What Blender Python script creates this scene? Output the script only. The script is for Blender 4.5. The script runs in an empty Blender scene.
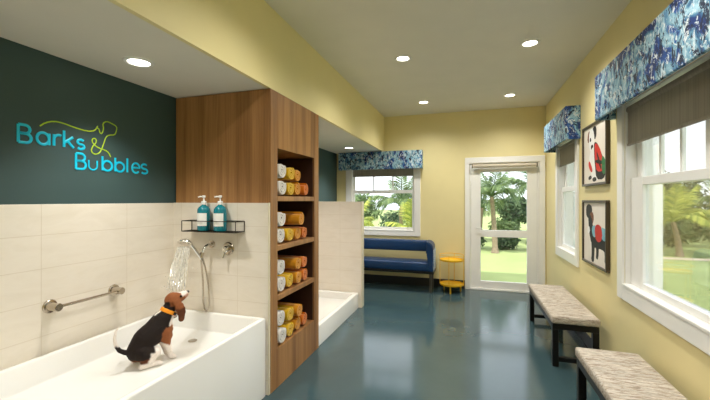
import bpy, bmesh, math, random
from mathutils import Vector, Matrix, Quaternion, noise as mnoise

C = bpy.context.scene.collection
PI = math.pi
random.seed(7)

# ------------------------------------------------------------------ helpers
def lin(r, g, b):
    f = lambda c: (c/255/12.92) if c/255 <= 0.04045 else ((c/255+0.055)/1.055)**2.4
    return (f(r), f(g), f(b), 1.0)

def new():
    return bmesh.new()

def box(bm, x0, x1, y0, y1, z0, z1, bev=0.0, seg=2, mi=0):
    x0, x1 = min(x0, x1), max(x0, x1); y0, y1 = min(y0, y1), max(y0, y1); z0, z1 = min(z0, z1), max(z0, z1)
    v = [bm.verts.new(p) for p in ((x0,y0,z0),(x1,y0,z0),(x1,y1,z0),(x0,y1,z0),(x0,y0,z1),(x1,y0,z1),(x1,y1,z1),(x0,y1,z1))]
    fs = [bm.faces.new([v[i] for i in q]) for q in ((0,3,2,1),(4,5,6,7),(0,1,5,4),(1,2,6,5),(2,3,7,6),(3,0,4,7))]
    for f in fs: f.material_index = mi
    if bev > 0:
        es = list({e for f in fs for e in f.edges})
        r = bmesh.ops.bevel(bm, geom=es, offset=bev, segments=seg, affect='EDGES', profile=0.5)
        for f in r['faces']: f.material_index = mi
    return fs

def tube(bm, pts, r, n=12, closed=False, caps=True, mi=0, flat=None):
    """round tube along pts; r one radius or one per point; flat=(axis, factor) squashes along an axis"""
    P = [Vector(p) for p in pts]
    m = len(P)
    R = r if isinstance(r, (list, tuple)) else [r]*m
    T = []
    for i in range(m):
        if closed: t = P[(i+1) % m] - P[(i-1) % m]
        elif i == 0: t = P[1]-P[0]
        elif i == m-1: t = P[-1]-P[-2]
        else: t = (P[i+1]-P[i]).normalized() + (P[i]-P[i-1]).normalized()
        if t.length < 1e-9: t = P[min(i+1, m-1)]-P[max(i-1, 0)]
        T.append(t.normalized())
    up = Vector((0,0,1)) if abs(T[0].z) < 0.9 else Vector((1,0,0))
    nrm = (up - T[0]*up.dot(T[0])).normalized()
    rings = []
    for i in range(m):
        if i:
            q = T[i-1].rotation_difference(T[i]); nrm = q @ nrm
            nrm = (nrm - T[i]*nrm.dot(T[i])).normalized()
        b = T[i].cross(nrm)
        ring = []
        for k in range(n):
            a = 2*PI*k/n
            o = (nrm*math.cos(a) + b*math.sin(a))*R[i]
            if flat: 
                o = Vector(o); o[flat[0]] *= flat[1]
            ring.append(bm.verts.new(P[i]+o))
        rings.append(ring)
    for i in range(m if closed else m-1):
        a, b2 = rings[i], rings[(i+1) % m]
        for k in range(n):
            f = bm.faces.new((a[k], a[(k+1) % n], b2[(k+1) % n], b2[k])); f.material_index = mi
    if caps and not closed:
        f = bm.faces.new(list(reversed(rings[0]))); f.material_index = mi
        f = bm.faces.new(rings[-1]); f.material_index = mi

def lathe(bm, prof, n=32, c=(0,0,0), axis='Z', mi=0):
    """prof: list of (radius, height) turned about an axis through c"""
    rings = []
    for (r, h) in prof:
        if r < 1e-6:
            pts = [(0, 0, h)]
        else:
            pts = [(r*math.cos(2*PI*k/n), r*math.sin(2*PI*k/n), h) for k in range(n)]
        ring = []
        for p in pts:
            if axis == 'X': p = (p[2], p[0], p[1])
            elif axis == 'Y': p = (p[1], p[2], p[0])
            ring.append(bm.verts.new((c[0]+p[0], c[1]+p[1], c[2]+p[2])))
        rings.append(ring)
    for i in range(len(rings)-1):
        a, b = rings[i], rings[i+1]
        for k in range(n):
            if len(a) == 1 and len(b) == 1: continue
            if len(a) == 1: f = bm.faces.new((a[0], b[(k+1) % n], b[k]))
            elif len(b) == 1: f = bm.faces.new((a[k], a[(k+1) % n], b[0]))
            else: f = bm.faces.new((a[k], a[(k+1) % n], b[(k+1) % n], b[k]))
            f.material_index = mi
    if len(rings[0]) > 1: bm.faces.new(list(reversed(rings[0]))).material_index = mi
    if len(rings[-1]) > 1: bm.faces.new(rings[-1]).material_index = mi

def ball(bm, c, r, u=16, v=10, rot=None, mi=0):
    if not isinstance(r, (tuple, list)): r = (r, r, r)
    M = Matrix.Translation(c) @ (rot.to_4x4() if rot else Matrix.Identity(4)) @ Matrix.Diagonal((r[0], r[1], r[2], 1))
    res = bmesh.ops.create_uvsphere(bm, u_segments=u, v_segments=v, radius=1, matrix=M)
    for vv in res['verts']:
        for f in vv.link_faces: f.material_index = mi

def capsule(bm, a, b, ra, rb, n=16):
    a, b = Vector(a), Vector(b); d = (b-a)
    L = d.length; q = Vector((0,0,1)).rotation_difference(d.normalized())
    prof = [(0, -ra)] + [(ra*math.cos(t), ra*math.sin(t)) for t in (-1.2, -.8, -.4, 0)] + [(rb*math.cos(t), L+rb*math.sin(t)) for t in (0, .4, .8, 1.2)] + [(0, L+rb)]
    s = len(bm.verts)
    tmp = bmesh.new(); lathe(tmp, prof, n)
    for v in tmp.verts: v.co = a + q @ v.co
    me = bpy.data.meshes.new('t'); tmp.to_mesh(me); tmp.free(); bm.from_mesh(me); bpy.data.meshes.remove(me)

def prism(bm, poly, f, d0, d1, mi=0):
    """polygon poly [(u,v)] extruded from depth d0 to d1; f(u,v,d) -> xyz"""
    a = [bm.verts.new(f(u, v, d0)) for u, v in poly]; b = [bm.verts.new(f(u, v, d1)) for u, v in poly]
    n = len(poly)
    fs = [bm.faces.new(a), bm.faces.new(list(reversed(b)))]
    for i in range(n): fs.append(bm.faces.new((a[i], b[i], b[(i+1) % n], a[(i+1) % n])))
    for q in fs: q.material_index = mi

def obj(name, bm, mats, parent=None, label=None, ang=35, loc=None):
    bmesh.ops.recalc_face_normals(bm, faces=bm.faces[:])
    me = bpy.data.meshes.new(name); bm.to_mesh(me); bm.free()
    me.shade_smooth()
    try: me.set_sharp_from_angle(angle=math.radians(ang))
    except Exception: pass
    for m in (mats if isinstance(mats, (list, tuple)) else [mats]): me.materials.append(m)
    o = bpy.data.objects.new(name, me); C.objects.link(o)
    if parent: o.parent = parent
    if loc: o.location = loc
    if label: o['label'] = label
    return o

def tag(o, label, cat, group=None):
    o['label'] = label; o['category'] = cat
    if group: o['group'] = group
    return o

def thing(name, label, cat, loc=(0,0,0), rz=0, group=None):
    o = bpy.data.objects.new(name, None); C.objects.link(o)
    o.empty_display_size = 0.1
    o.location = loc; o.rotation_euler = (0, 0, rz)
    return tag(o, label, cat, group)

def struct(name, bm, m, parent=None, **k):
    o = obj(name, bm, m, parent, **k)
    if not parent: o['kind'] = 'structure'
    return o

def dup(root, loc, rz=None, label=None):
    r = root.copy(); C.objects.link(r); r.location = loc
    if rz is not None: r.rotation_euler = (0, 0, rz)
    if label: r['label'] = label
    for ch in list(root.children):
        c = ch.copy(); C.objects.link(c); c.parent = r
        for g in list(ch.children):
            d = g.copy(); C.objects.link(d); d.parent = c
    return r

# ------------------------------------------------------------------ materials
class N:
    def __init__(s, name):
        s.m = bpy.data.materials.new(name); s.m.use_nodes = True
        s.t = s.m.node_tree; s.b = s.t.nodes['Principled BSDF']; s.out = s.t.nodes['Material Output']
    def n(s, kind, **k):
        x = s.t.nodes.new(kind)
        for a, v in k.items():
            if a in x.inputs: x.inputs[a].default_value = v
            else: setattr(x, a, v)
        return x
    def l(s, a, b): s.t.links.new(a, b)
    def coord(s, scale=(1,1,1), loc=(0,0,0)):
        t = s.n('ShaderNodeTexCoord'); mp = s.n('ShaderNodeMapping')
        mp.inputs['Scale'].default_value = scale; mp.inputs['Location'].default_value = loc
        s.l(t.outputs['Object'], mp.inputs['Vector']); return mp.outputs['Vector']
    def noise(s, vec, scale=5, detail=4, rough=.5, dist=0):
        x = s.n('ShaderNodeTexNoise'); x.inputs['Scale'].default_value = scale; x.inputs['Detail'].default_value = detail
        x.inputs['Roughness'].default_value = rough; x.inputs['Distortion'].default_value = dist
        s.l(vec, x.inputs['Vector']); return x.outputs['Fac']
    def ramp(s, fac, stops, mode='LINEAR'):
        x = s.n('ShaderNodeValToRGB'); x.color_ramp.interpolation = mode
        e = x.color_ramp.elements
        while len(e) > 1: e.remove(e[0])
        e[0].position = stops[0][0]; e[0].color = stops[0][1]
        for p, c in stops[1:]:
            q = e.new(p); q.color = c
        s.l(fac, x.inputs['Fac']); return x.outputs['Color']
    def bump(s, h, strength=.2, dist=.01):
        x = s.n('ShaderNodeBump'); x.inputs['Strength'].default_value = strength; x.inputs['Distance'].default_value = dist
        s.l(h, x.inputs['Height']); s.l(x.outputs['Normal'], s.b.inputs['Normal'])
    def mix(s, fac, a, b, typ='MIX'):
        x = s.n('ShaderNodeMix'); x.data_type = 'RGBA'; x.blend_type = typ
        for i, v in ((0, fac), (6, a), (7, b)):
            if hasattr(v, 'node'): s.l(v, x.inputs[i])
            else: x.inputs[i].default_value = v
        return x.outputs[2]
    def base(s, c): 
        if hasattr(c, 'node'): s.l(c, s.b.inputs['Base Color'])
        else: s.b.inputs['Base Color'].default_value = c

def plain(name, col, rough=.5, metal=0, spec=.5, var=.0, vscale=8, bump=0, bscale=200):
    k = N(name); k.b.inputs['Roughness'].default_value = rough; k.b.inputs['Metallic'].default_value = metal
    k.b.inputs['Specular IOR Level'].default_value = spec
    v = k.coord()
    if var:
        f = k.noise(v, vscale, 3)
        a = tuple(c*(1-var) for c in col[:3])+(1,); b = tuple(min(1, c*(1+var)) for c in col[:3])+(1,)
        k.base(k.ramp(f, [(.3, a), (.7, b)]))
    else: k.base(col)
    if bump: k.bump(k.noise(v, bscale, 2), bump, .002)
    return k.m

M = {}
M['yellow'] = plain('yellow_paint', lin(236, 222, 166), .55, var=.03, vscale=2, bump=.04, bscale=150)
M['dark'] = plain('dark_teal_paint', lin(56, 79, 79), .55, var=.04, vscale=3, bump=.04, bscale=150)
M['ceiling'] = plain('ceiling_paint', lin(228, 224, 212), .8, var=.02, vscale=3)
M['white'] = plain('white_trim_paint', lin(245, 244, 240), .35, var=.015, vscale=6)
M['porcelain'] = plain('white_acrylic', lin(238, 237, 232), .12, var=.01, vscale=3)
M['black_base'] = plain('black_vinyl', lin(20, 20, 20), .4, var=.1, vscale=5)
M['steel'] = plain('brushed_nickel', lin(190, 180, 165), .22, 1.0, var=.03, vscale=40)
M['chrome'] = plain('chrome', lin(225, 222, 216), .08, 1.0, var=.02, vscale=10)
M['bronze'] = plain('dark_bronze', lin(60, 52, 44), .35, .8, var=.05, vscale=20)
M['blackmetal'] = plain('black_metal', lin(22, 21, 20), .35, .3, var=.08, vscale=15)
M['greymetal'] = plain('grey_metal', lin(105, 98, 90), .3, .9, var=.04, vscale=15)
M['cyan'] = plain('cyan_letter', lin(0, 196, 232), .4, var=.02)
M['lime'] = plain('lime_letter', lin(176, 214, 28), .4, var=.02)
M['collar'] = plain('orange_webbing', lin(240, 150, 20), .6, var=.06, vscale=80, bump=.2, bscale=300)
M['bottle'] = plain('teal_plastic', lin(22, 118, 130), .18, var=.03)
M['label'] = plain('label_paper', lin(232, 232, 226), .5, var=.02)
M['ink'] = plain('grey_ink', lin(120, 130, 130), .6, var=.02)
M['plastic_white'] = plain('white_plastic', lin(236, 236, 232), .3, var=.01)
M['dogblack'] = plain('dog_nose', lin(22, 18, 18), .25, var=.1, vscale=90)
M['pic_paper'] = plain('print_paper', lin(236, 228, 216), .6, var=.02)
M['pic_black'] = plain('print_black', lin(18, 17, 18), .6, var=.1, vscale=40)
M['pic_white'] = plain('print_white', lin(245, 244, 240), .6, var=.02)
M['pic_red'] = plain('print_red', lin(205, 40, 30), .6, var=.15, vscale=30)
M['pic_green'] = plain('print_green', lin(50, 120, 70), .6, var=.2, vscale=40)
M['pic_blue'] = plain('print_blue', lin(120, 180, 200), .6, var=.15, vscale=40)
M['pic_brown'] = plain('print_brown', lin(120, 70, 40), .6, var=.3, vscale=60)
M['picframe'] = plain('dark_picture_frame', lin(72, 60, 46), .4, var=.1, vscale=20)
M['lawn'] = plain('lawn_grass', lin(158, 170, 112), .9, spec=.1, var=.10, vscale=.7)
M['path'] = plain('pale_path', lin(205, 190, 170), .9, spec=.1, var=.08, vscale=2)
M['column'] = plain('column_paint', lin(232, 234, 240), .5, var=.01)

def m_floor():
    k = N('epoxy_floor'); v = k.coord()
    f = k.noise(v, 1.4, 5, .6, .4)
    k.base(k.ramp(f, [(.3, lin(56, 78, 83)), (.7, lin(64, 87, 92))]))
    g = k.noise(v, 3, 4)
    r = k.n('ShaderNodeMapRange'); r.inputs['To Min'].default_value = .09; r.inputs['To Max'].default_value = .17
    k.l(g, r.inputs['Value']); k.l(r.outputs['Result'], k.b.inputs['Roughness'])
    k.bump(k.noise(v, 6, 3), .03, .01)
    return k.m
M['floor'] = m_floor()

def m_wood():
    k = N('walnut_veneer')
    v = k.coord((1, 1, .045)); w = k.coord((1, 1, .02))
    big = k.noise(v, 6.5, 4, .55, .3)
    fine = k.noise(w, 110, 5, .7)
    c = k.ramp(big, [(.30, lin(112, 72, 38)), (.42, lin(150, 104, 58)), (.56, lin(182, 134, 82)), (.70, lin(138, 92, 50))])
    c = k.mix(.35, c, k.ramp(fine, [(.3, lin(106, 68, 36)), (.65, lin(186, 140, 88))]))
    k.base(c); k.b.inputs['Roughness'].default_value = .42
    k.bump(fine, .08, .002); return k.m
M['wood'] = m_wood()

def m_tile(name, axis, u0):
    k = N(name)
    t = k.n('ShaderNodeTexCoord'); s = k.n('ShaderNodeSeparateXYZ'); k.l(t.outputs['Object'], s.inputs[0])
    cmb = k.n('ShaderNodeCombineXYZ')
    au = k.n('ShaderNodeMath', operation='ADD'); au.inputs[1].default_value = -u0 + .55*20
    az = k.n('ShaderNodeMath', operation='ADD'); az.inputs[1].default_value = -1.294 + .197*20
    k.l(s.outputs['X' if axis == 'X' else 'Y'], au.inputs[0]); k.l(s.outputs['Z'], az.inputs[0])
    k.l(au.outputs[0], cmb.inputs[0]); k.l(az.outputs[0], cmb.inputs[1])
    b = k.n('ShaderNodeTexBrick', offset=0.0, squash=1.0)
    b.inputs['Scale'].default_value = 1; b.inputs['Mortar Size'].default_value = .0022
    b.inputs['Brick Width'].default_value = .55; b.inputs['Row Height'].default_value = .197
    b.inputs['Color1'].default_value = (1,1,1,1); b.inputs['Color2'].default_value = (.98,.98,.98,1); b.inputs['Mortar'].default_value = (.87,.84,.79,1)
    b.inputs['Bias'].default_value = 0
    k.l(cmb.outputs[0], b.inputs['Vector'])
    vv = k.coord((1.6, 1.6, 5) )
    st = k.noise(vv, 2.2, 6, .6, .5)
    c = k.ramp(st, [(.3, lin(224, 215, 199)), (.55, lin(231, 223, 209)), (.75, lin(227, 218, 203))])
    k.base(k.mix(1.0, c, b.outputs['Color'], 'MULTIPLY'))
    k.b.inputs['Roughness'].default_value = .32
    inv = k.n('ShaderNodeMath', operation='SUBTRACT'); inv.inputs[0].default_value = 1; k.l(b.outputs['Fac'], inv.inputs[1])
    k.bump(inv.outputs[0], .35, .002)
    return k.m
M['tile_y'] = m_tile('beige_tile_side', 'Y', 1.446)
M['tile_x'] = m_tile('beige_tile_cross', 'X', -2.3)
M['tile_edge'] = plain('tile_edge_trim', lin(222, 212, 186), .35, var=.02)

def m_valance():
    k = N('painted_print_fabric')
    w = k.coord((1, 1, .75))
    a = k.noise(w, 4.6, 3, .6, 1.0)
    b = k.noise(w, 22, 5, .75, 1.2)
    c1 = k.ramp(a, [(.36, lin(14, 40, 96)), (.43, lin(24, 78, 150)), (.475, lin(104, 154, 180)), (.53, lin(160, 196, 210)), (.585, lin(70, 126, 158)), (.64, lin(20, 50, 108))])
    m = k.ramp(b, [(.55, (0,0,0,1)), (.58, (1,1,1,1))])
    c2 = k.mix(m, c1, lin(218, 226, 226))
    d = k.noise(k.coord((1, 1, .7), (3, 7, 1)), 17, 5, .75, 1.2)
    m2 = k.ramp(d, [(.545, (0,0,0,1)), (.575, (1,1,1,1))])
    c3 = k.mix(m2, c2, lin(18, 30, 56))
    k.base(c3); k.b.inputs['Roughness'].default_value = .7
    k.bump(b, .1, .002)
    return k.m
M['valance'] = m_valance()

def m_shade():
    k = N('woven_shade')
    v = k.coord((1, 1, .01))
    f = k.noise(v, 60, 3, .6)
    k.base(k.ramp(f, [(.35, lin(160, 152, 138)), (.65, lin(184, 176, 160))]))
    k.b.inputs['Roughness'].default_value = .85
    k.bump(f, .2, .002)
    t = k.n('ShaderNodeBsdfTranslucent'); t.inputs['Color'].default_value = lin(176, 170, 158)
    mx = k.n('ShaderNodeMixShader'); mx.inputs[0].default_value = .3
    k.l(k.b.outputs[0], mx.inputs[1]); k.l(t.outputs[0], mx.inputs[2]); k.l(mx.outputs[0], k.out.inputs['Surface']); return k.m
M['shade'] = m_shade()

def m_weave():
    k = N('woven_bench_fabric')
    a = k.noise(k.coord((1, 5, 3)), 8, 5, .75, .5)
    b = k.noise(k.coord((.16, 1, 1)), 80, 3, .7)
    c = k.ramp(a, [(.28, lin(84, 100, 118)), (.38, lin(178, 168, 154)), (.47, lin(216, 208, 194)), (.55, lin(150, 126, 104)), (.63, lin(206, 198, 184)), (.74, lin(112, 124, 138))])
    c = k.mix(.42, c, k.ramp(b, [(.35, lin(70, 60, 54)), (.5, lin(180, 170, 156)), (.65, lin(236, 230, 218))]), 'MIX')
    k.base(c); k.b.inputs['Roughness'].default_value = .9; k.b.inputs['Specular IOR Level'].default_value = .15
    k.bump(b, .6, .004); return k.m
M['weave'] = m_weave()

def m_leather(name, col, rough=.38):
    k = N(name); f = k.noise(k.coord(), 3, 3); 
    a = tuple(c*.85 for c in col[:3])+(1,); b = tuple(c*1.1 for c in col[:3])+(1,)
    k.base(k.ramp(f, [(.3, a), (.7, b)])); k.b.inputs['Roughness'].default_value = rough
    k.bump(k.noise(k.coord(), 260, 3), .08, .001); return k.m
M['blue'] = m_leather('blue_vinyl', lin(8, 54, 98))

def m_pattern():
    k = N('pale_blue_print')
    f = k.noise(k.coord(), 30, 4, .7, 1.5)
    k.base(k.ramp(f, [(.40, lin(90, 140, 190)), (.52, lin(200, 212, 220)), (.65, lin(150, 185, 210))])); k.b.inputs['Roughness'].default_value = .7
    return k.m
M['bluepattern'] = m_pattern()

def m_towel(name, col, dark):
    k = N(name)
    f = k.noise(k.coord(), 220, 3, .7); g = k.noise(k.coord(), 14, 3)
    k.base(k.mix(.5, k.ramp(f, [(.35, dark), (.65, col)]), k.ramp(g, [(.3, dark), (.6, col)])))
    k.b.inputs['Roughness'].default_value = .95; k.b.inputs['Specular IOR Level'].default_value = .1
    k.b.inputs['Sheen Weight'].default_value = .3
    k.bump(f, .6, .004); return k.m
M['towel_white'] = m_towel('white_terry', lin(232, 228, 220), lin(205, 198, 188))
M['towel_yellow'] = m_towel('yellow_terry', lin(228, 188, 30), lin(196, 148, 16))
M['towel_amber'] = m_towel('amber_terry', lin(220, 152, 26), lin(184, 116, 14))
M['towel_orange'] = m_towel('orange_terry', lin(218, 122, 24), lin(180, 90, 14))

def m_yellow_table():
    return plain('yellow_lacquer', lin(240, 190, 40), .3, var=.03)
M['ytable'] = m_yellow_table()

def m_glass():
    k = N('clear_glass')
    k.t.nodes.remove(k.b)
    tr = k.n('ShaderNodeBsdfTransparent'); gl = k.n('ShaderNodeBsdfGlossy'); gl.inputs['Roughness'].default_value = .02
    fr = k.n('ShaderNodeFresnel'); fr.inputs['IOR'].default_value = 1.45
    mu = k.n('ShaderNodeMath', operation='MULTIPLY'); mu.inputs[1].default_value = .6
    k.l(fr.outputs[0], mu.inputs[0])
    tr.inputs['Color'].default_value = (.97, .985, .98, 1)
    mx = k.n('ShaderNodeMixShader'); k.l(mu.outputs[0], mx.inputs[0]); k.l(tr.outputs[0], mx.inputs[1]); k.l(gl.outputs[0], mx.inputs[2])
    k.l(mx.outputs[0], k.out.inputs['Surface']); return k.m
M['glass'] = m_glass()

def m_water():
    k = N('falling_water')
    k.t.nodes.remove(k.b)
    tr = k.n('ShaderNodeBsdfTransparent'); gl = k.n('ShaderNodeBsdfGlossy'); gl.inputs['Roughness'].default_value = .15
    df = k.n('ShaderNodeBsdfTranslucent'); df.inputs['Color'].default_value = (.95, .93, .86, 1)
    d2 = k.n('ShaderNodeBsdfDiffuse'); d2.inputs['Color'].default_value = (.95, .93, .86, 1)
    a1 = k.n('ShaderNodeMixShader'); a1.inputs[0].default_value = .5; k.l(df.outputs[0], a1.inputs[1]); k.l(d2.outputs[0], a1.inputs[2])
    a2 = k.n('ShaderNodeMixShader'); a2.inputs[0].default_value = .25; k.l(a1.outputs[0], a2.inputs[1]); k.l(gl.outputs[0], a2.inputs[2])
    mx = k.n('ShaderNodeMixShader')
    f = k.noise(k.coord((1, 1, .5)), 70, 3); r = k.ramp(f, [(.4, (.25,.25,.25,1)), (.6, (.7,.7,.7,1))])
    k.l(r, mx.inputs[0]); k.l(tr.outputs[0], mx.inputs[1]); k.l(a2.outputs[0], mx.inputs[2])
    k.l(mx.outputs[0], k.out.inputs['Surface']); return k.m
M['water'] = m_water()

def m_emit(name, col, st):
    k = N(name); k.t.nodes.remove(k.b)
    e = k.n('ShaderNodeEmission'); e.inputs['Color'].default_value = col; e.inputs['Strength'].default_value = st
    k.l(e.outputs[0], k.out.inputs['Surface']); return k.m
M['lens'] = m_emit('lamp_lens', (1, .93, .80, 1), 14)

def m_leaf(name, c0, c1, c2):
    k = N(name)
    g = k.n('ShaderNodeNewGeometry')
    c = k.ramp(g.outputs['Random Per Island'], [(0, c0), (.5, c1), (1, c2)])
    k.base(c); k.b.inputs['Roughness'].default_value = .6; k.b.inputs['Specular IOR Level'].default_value = .2
    t = k.n('ShaderNodeBsdfTranslucent'); k.l(c, t.inputs['Color'])
    mx = k.n('ShaderNodeMixShader'); mx.inputs[0].default_value = .35
    k.l(k.b.outputs[0], mx.inputs[1]); k.l(t.outputs[0], mx.inputs[2]); k.l(mx.outputs[0], k.out.inputs['Surface'])
    return k.m
M['leaf_palm'] = m_leaf('palm_leaf', lin(84, 106, 72), lin(112, 134, 92), lin(146, 164, 112))
M['leaf_lime'] = m_leaf('lime_palm_leaf', lin(130, 150, 76), lin(176, 186, 92), lin(214, 210, 110))
M['leaf_dark'] = m_leaf('dark_leaf', lin(56, 76, 54), lin(80, 102, 72), lin(108, 128, 92))
M['leaf_mid'] = m_leaf('mid_leaf', lin(88, 110, 70), lin(114, 136, 88), lin(144, 162, 108))
M['bark'] = plain('palm_bark', lin(150, 134, 114), .9, spec=.1, var=.2, vscale=14, bump=.5, bscale=40)

# ------------------------------------------------------------------ room numbers
XL, XR, YB, YN, H = -2.380, 1.16, 6.37, -1.6, 3.0
XS, ZS = -1.47, 2.368            # soffit face and underside
WT = 0.18

# ------------------------------------------------------------------ setting
bm = new(); box(bm, XL-.12, XR+WT, YN-.12, YB+WT, -.2, 0); struct('floor', bm, M['floor'])
bm = new(); box(bm, XL-.12, XR+WT+.3, YN-.12, YB+WT+.3, H, H+.15); struct('ceiling', bm, M['ceiling'])
bm = new(); box(bm, XL, XS-.03, YN, YB, ZS, ZS+.03); struct('ceiling_soffit', bm, M['ceiling'])
bm = new(); box(bm, XS-.03, XS, YN, YB, ZS, H); struct('wall_soffit', bm, M['yellow'])
bm = new(); box(bm, XL-.12, XL-.006, YN-.12, YB+WT, 0, H); wl = struct('wall_left', bm, M['dark'])
bm = new(); box(bm, XL-.006, XL, YN, 4.80, 0, 1.475, .002, 1); struct('tile_cladding', bm, M['tile_y'], wl, label='beige tiled lower part of the wall')
bm = new(); box(bm, XL-.12, XR+WT, YN-.12, YN, 0, H); struct('wall_near', bm, M['yellow'])

def wall_with_holes(name, horiz, a0, a1, d0, d1, holes, mat):
    """horiz 'Y': wall along Y at X d0..d1; 'X': wall along X at Y d0..d1; holes (a0,a1,z0,z1)"""
    bm = new()
    def bb(u0, u1, z0, z1):
        if u1-u0 < 1e-4 or z1-z0 < 1e-4: return
        if horiz == 'Y': box(bm, d0, d1, u0, u1, z0, z1)
        else: box(bm, u0, u1, d0, d1, z0, z1)
    cur = a0
    for (h0, h1, z0, z1) in sorted(holes):
        bb(cur, h0, 0, H); bb(h0, h1, 0, z0); bb(h0, h1, z1, H); cur = h1
    bb(cur, a1, 0, H)
    return struct(name, bm, mat)

BIG = (1.45, 3.33, .83, 2.25)
SMALL = (4.66, 5.53, .85, 2.25)
BACK = (-2.09, -.93, .945, 2.2)
DOOR = (.0, 1.06, 0.0, 2.115)
wr = wall_with_holes('wall_right', 'Y', YN-.12, YB, XR, XR+WT, [BIG, SMALL], M['yellow'])
wb = wall_with_holes('wall_back', 'X', XL-.01, XR+WT, YB, YB+WT, [BACK, DOOR], M['yellow'])

bm = new(); box(bm, XL, -.075, YB-.014, YB, 0, .14, .003, 1); struct('baseboard_back', bm, M['black_base'])
bm = new(); box(bm, XR-.014, XR, YN, YB-.05, 0, .12, .003, 1); struct('baseboard_right', bm, M['black_base'])

# half-height tiled partition beyond the shower and tiled panel on the cabinet side
bm = new(); box(bm, XL, -1.44, 4.80, 4.90, 0, 1.478)
pw = struct('wall_partition', bm, M['tile_x'])
bm = new(); box(bm, -1.44, -1.426, 4.796, 4.904, 0, 1.482, .002, 1); obj('edge_trim', bm, M['tile_edge'], pw, label='pale edge strip')
bm = new(); box(bm, XL, -1.476, 2.432, 2.452, 0, 1.477)
tp = struct('trim_1', bm, M['tile_x'])
bm = new(); box(bm, -1.476, -1.466, 2.431, 2.452, 0, 1.479, .002, 1); obj('edge_trim', bm, M['tile_edge'], tp, label='pale edge strip')

# ------------------------------------------------------------------ windows
def mapper(kind):
    # returns fn(bm,u0,u1,d0,d1,z0,z1) : d measured outwards from the wall's inner face
    if kind == 'R': return lambda bm, u0, u1, d0, d1, z0, z1, bev=0.003: box(bm, XR+d0, XR+d1, u0, u1, z0, z1, bev, 1)
    return lambda bm, u0, u1, d0, d1, z0, z1, bev=0.003: box(bm, u0, u1, YB+d0, YB+d1, z0, z1, bev, 1)

def sash(B, par, name, u0, u1, z0, z1, d0, d1, sl, sr, rb, rt, munt):
    bm = new()
    B(bm, u0, u0+sl, d0, d1, z0, z1); B(bm, u1-sr, u1, d0, d1, z0, z1)
    B(bm, u0+sl, u1-sr, d0, d1, z0, z0+rb); B(bm, u0+sl, u1-sr, d0, d1, z1-rt, z1)
    g0, g1 = u0+sl, u1-sr
    for k in range(1, munt): 
        c = g0+(g1-g0)*k/munt; B(bm, c-.011, c+.011, d0+.005, d1-.005, z0+rb, z1-rt)
    s = obj(name, bm, M['white'], par)
    bm = new(); dm = (d0+d1)/2
    B(bm, g0-.005, g1+.005, dm-.003, dm+.003, z0+rb-.005, z1-rt+.005, 0); obj('glass_pane', bm, M['glass'], s)
    return s

def window(name, kind, hole, units, casing, cz0, cz1, zmeet, dlow, dup_, munt):
    B = mapper(kind); u0, u1, z0, z1 = hole; w = casing
    root = bpy.data.objects.new(name, None); C.objects.link(root); root['kind'] = 'structure'
    bm = new()
    B(bm, u0-w, u0, -.02, 0, cz0, cz1); B(bm, u1, u1+w, -.02, 0, cz0, cz1)
    B(bm, u0, u1, -.02, 0, z1, cz1); B(bm, u0, u1, -.02, 0, cz0, z0)
    obj('casing', bm, M['white'], root)
    bm = new()
    B(bm, u0, u0+.012, 0, WT, z0, z1); B(bm, u1-.012, u1, 0, WT, z0, z1); B(bm, u0+.012, u1-.012, 0, WT, z1-.012, z1)
    obj('reveal_lining', bm, M['white'], root)
    bm = new(); B(bm, u0+.012, u1-.012, -.025, WT, z0, z0+.02, .004); obj('sill', bm, M['white'], root)
    for (a, b, sl, sr, ul, ur) in units:
        sash(B, root, 'lower_sash', a, b, z0+.02, zmeet+.03, dlow, dlow+.035, sl, sr, .045, .06, 1)
        sash(B, root, 'upper_sash', a, b, zmeet-.03, z1-.012, dup_, dup_+.035, ul, ur, .06, .05, munt)
    if len(units) > 1:
        bm = new(); B(bm, units[0][1], units[1][0], .03, .12, z0+.02, z1-.012); obj('mullion', bm, M['white'], root)
    return root

window('window_1', 'R', BIG, [(1.462, 2.24, .06, .06, .06, .06), (2.29, 3.318, .05, .20, .18, .085)], .1, .722, 2.35, 1.64, .035, .075, 3)
window('window_2', 'R', SMALL, [(4.672, 5.518, .06, .06, .06, .06)], .1, .75, 2.35, 1.64, .035, .075, 2)
window('window_3', 'B', BACK, [(-2.078, -.942, .03, .03, .03, .03)], .11, .86, 2.3, 1.65, .04, .08, 3)

# ------------------------------------------------------------------ back door
root = bpy.data.objects.new('door_1', None); C.objects.link(root); root['kind'] = 'structure'
B = mapper('B')
bm = new()
B(bm, -.073, .0, -.025, 0, 0, 2.115); B(bm, 1.06, 1.145, -.025, 0, 0, 2.115); B(bm, -.073, 1.145, -.025, 0, 2.115, 2.212)
obj('casing', bm, M['white'], root)
bm = new(); B(bm, 0, .02, 0, WT, 0, 2.115); B(bm, 1.04, 1.06, 0, WT, 0, 2.115); B(bm, .02, 1.04, 0, WT, 2.095, 2.115)
obj('jamb', bm, M['white'], root)
bm = new(); B(bm, .02, 1.04, -.02, WT, 0, .03); obj('threshold', bm, M['white'], root)
bm = new()
B(bm, .022, .178, .01, .055, .032, 2.093); B(bm, .885, 1.038, .01, .055, .032, 2.093)
B(bm, .178, .885, .01, .055, .032, .15); B(bm, .178, .885, .01, .055, .885, 1.0); B(bm, .178, .885, .01, .055, 1.965, 2.093)
lf = obj('door_leaf', bm, M['white'], root)
for z0, z1 in ((.145, .89), (.995, 1.97)):
    bm = new(); B(bm, .172, .89, .029, .035, z0, z1, 0); obj('glass_pane', bm, M['glass'], lf)
bm = new(); lathe(bm, [(.026, 0), (.026, .012), (.012, .016), (.012, .045)], 20, (0,0,0), 'Y')
for v in bm.verts: v.co = Vector((.1, YB+.01-v.co.y, 1.03+v.co.z))
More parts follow.
